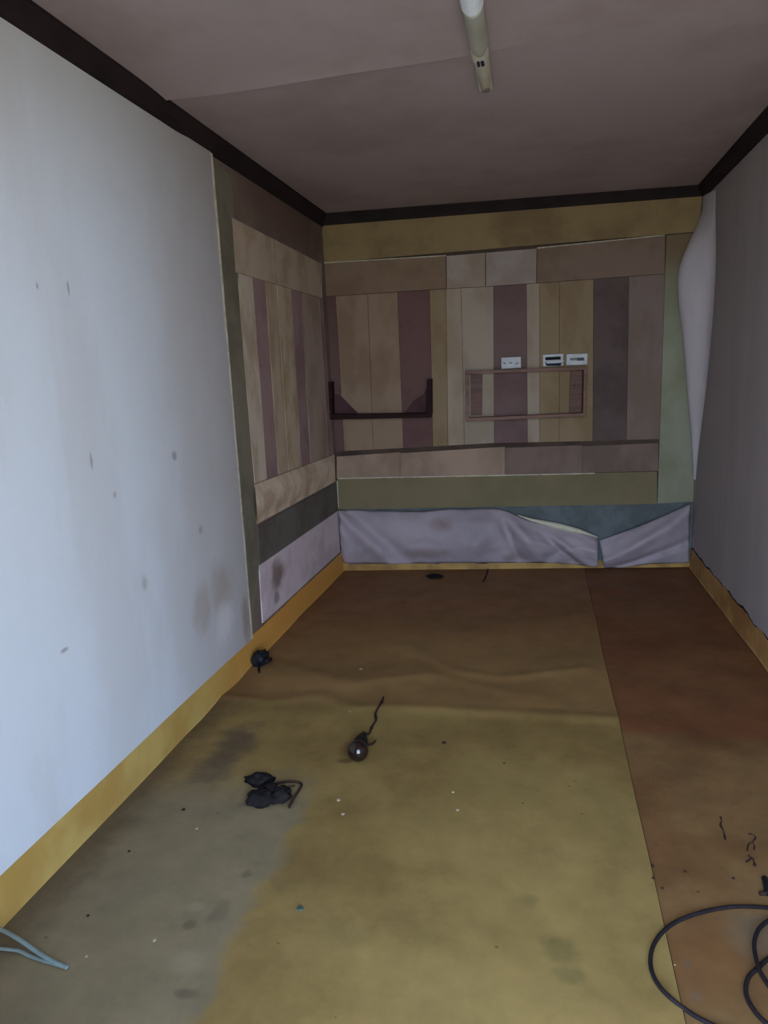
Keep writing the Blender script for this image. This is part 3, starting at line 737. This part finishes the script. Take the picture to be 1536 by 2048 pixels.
def strand(pts, r, label, mat=m_twig):
    V, F = tube_vf([fl_pt(x, y, r*.5) for x, y in pts], lambda t: r*(.75+.35*math.sin(t*14+pts[0][0])), 7, flat_=.6)
    o = build('fibre_scrap', V, F, mat, origin=fl_pt(*pts[0])); return tag(o, label, 'scrap')
strand([(1441, 1634), (1443, 1642), (1441, 1650), (1447, 1662), (1449, 1672), (1451, 1680)], .0028, 'single thin brown strand on the right floor sheet, farthest of its three')
o = strand([(1497, 1668), (1508, 1670), (1511, 1676), (1506, 1684), (1509, 1692), (1508, 1700)], .0022, 'wispy forked brown strand between the thin strand and the black stub')
V, F = tube_vf([fl_pt(x, y, .001) for x, y in ((1506, 1685), (1498, 1688), (1494, 1702))], .0018, 6, flat_=.6); build('side_strand', V, F, m_twig, o)
o = strand([(1497, 1711), (1503, 1716), (1508, 1723), (1510, 1732)], .0035, 'short dark brown strand just above the black stub at the right edge')
V, F = tube_vf([fl_pt(x, y, .001) for x, y in ((1503, 1716), (1497, 1721), (1492, 1724))], .0026, 6, flat_=.6); build('side_strand', V, F, m_twig, o)
V, F = tube_vf([fl_pt(x, y, .006) for x, y in ((1529, 1756), (1532, 1766), (1534, 1778), (1534, 1788))], .0075, 8)
st = build('rubber_stub', V, F, m_black, origin=fl_pt(1532, 1772)); tag(st, 'bent black stub lying at the right edge above the cable', 'scrap')
V, F = tube_vf([fl_pt(x, y, .004) for x, y in ((1534, 1786), (1526, 1787), (1519, 1787))], .005, 8); build('foot', V, F, m_twig, st)

# black cable
loop = [(1760, 1950), (1700, 1870), (1600, 1826), (1536, 1815.5), (1477, 1813), (1433, 1818), (1389, 1829), (1350, 1845), (1323.5, 1866), (1307, 1891), (1301, 1917), (1304, 1943.5),
        (1317, 1970), (1339, 1994), (1372, 2020), (1407, 2041), (1460, 2064), (1540, 2085), (1640, 2080), (1720, 2020), (1720, 1930), (1650, 1850), (1590, 1830),
        (1552, 1834), (1536, 1842), (1518, 1858), (1509, 1882), (1510, 1906), (1518, 1937), (1530, 1960), (1550, 1985), (1590, 2010), (1640, 1990), (1640, 1920), (1590, 1895), (1545, 1912), (1517, 1935),
        (1499, 1952), (1492, 1972), (1494, 1994), (1505, 2016), (1521, 2036), (1545, 2056), (1590, 2085)]
cp = []
for i, (x, y) in enumerate(loop):
    k = i/len(loop); cp.append(fl_pt(x, y, .0046 + (.0105 if 21 <= i <= 33 else .0 if i < 17 else .0)))
for i in (17, 18, 19, 20): cp[i].z += .004*(i-16)/2
V, F = tube_vf(cp, .0046, 10, sub=8)
o = build('power_cable', V, F, m_cable, origin=cp[10], smooth=True); tag(o, 'loose coil of black cable on the floor at the lower right', 'cable')

# pale cord at the lower left
cd0 = empty('grey_cord', fl_pt(130, 1933), 'pale blue-grey cord of two strands meeting in a point at the lower left', 'cord')
V, F = tube_vf([left(-20, 1846, .012)] + [fl_pt(x, y, .006+h) for x, y, h in ((0, 1858, .02), (20, 1868, .02), (46, 1884, .016), (72, 1902, .010), (98, 1918.5, .005), (120, 1929, .001), (135, 1935, 0))], .0058, 8, flat_=.6); build('strand', V, F, m_cord, cd0, smooth=True)
V, F = tube_vf([fl_pt(x, y, .005+h) for x, y, h in ((-25, 1895, 0), (0, 1897, 0), (20, 1899, 0), (39, 1902, 0), (59, 1911.5, 0), (80, 1919, 0), (104, 1926, 0), (130, 1934, 0))], .0052, 8, flat_=.6); build('strand', V, F, m_cord, cd0, smooth=True)

# chips and crumbs
def chip(x, y, r, mat, name, label, cat, group=None, h=.35):
    p = fl_pt(x, y); n = random.choice((5, 6)); V = []
    a0 = random.random()*6
    ring = [(math.cos(a0+2*math.pi*i/n)*r*random.uniform(.7, 1.15), math.sin(a0+2*math.pi*i/n)*r*random.uniform(.7, 1.15)) for i in range(n)]
    for (k, z) in ((1, 0), (.8, r*h)):
        for (u, w) in ring: V.append(Vector((p.x+u*k, p.y+w*k, p.z+z-.0004)))
    F = [tuple(range(n-1, -1, -1)), tuple(range(n, 2*n))] + [(i, (i+1) % n, (i+1) % n+n, i+n) for i in range(n)]
    return tag(build(name, V, F, mat, origin=p), label, cat, group)
G = 'white chips on the floor'
for x, y, r, lab in ((677, 1600, .0075, 'white chip right of the black tape tangle, upper of two close together'),
                     (686, 1628, .0065, 'white chip right of the black tape tangle, lower of two close together'),
                     (906, 1584, .0065, 'white chip near the middle of the floor, upper of a pair'),
                     (915, 1620, .0065, 'white chip near the middle of the floor, lower of a pair'),
                     (394, 1657, .0055, 'white chip alone between left skirting and black tape tangle'),
                     (309, 1881, .0055, 'white chip right of the pale cord, farther from the cord'),
                     (173, 1913, .0045, 'slim white chip close to the tip of the pale cord'),
                     (722, 1338, .009, 'white chip far up the floor behind the bulb'),
                     (533, 1547, .006, 'white chip touching the top of the black tape tangle'),
                     (700, 1423, .006, 'tiny white chip on the buckled floor left of the bulb wire'),
                     (1350, 1930, .003, 'tiny white chip on the floor seam inside the cable loop')):
    chip(x, y, r, m_chip, 'paint_chip', lab, 'chip', G)
chip(600, 1817, .0095, m_teal, 'teal_chip', 'teal chip on the floor in the lower middle', 'chip')
for x, y, r, lab in ((888, 1487, .008, 'round brown crumb on the floor right of the bulb'), (1008, 1527, .004, 'small brown crumb right of the round crumb'),
                     (1370, 1744, .0045, 'dark crumb right of the floor seam, above a second one'), (1325, 1777, .0045, 'dark crumb beside the floor seam above the cable loop'),
                     (1467, 1757, .0045, 'dark crumb left of the bent black stub'), (1304, 1733, .006, 'dark crumb on the floor seam, upper of two'),
                     (1307, 1757, .005, 'dark crumb on the floor seam, lower of two'), (367, 1620, .006, 'brown crumb left of the black tape tangle'),
                     (258, 1703, .005, 'brown crumb close to the left skirting'), (176, 1832, .005, 'brown crumb above the pale cord')):
    chip(x, y, r, m_crumb, 'crumb', lab, 'crumb', 'dark crumbs on the floor', h=.6)
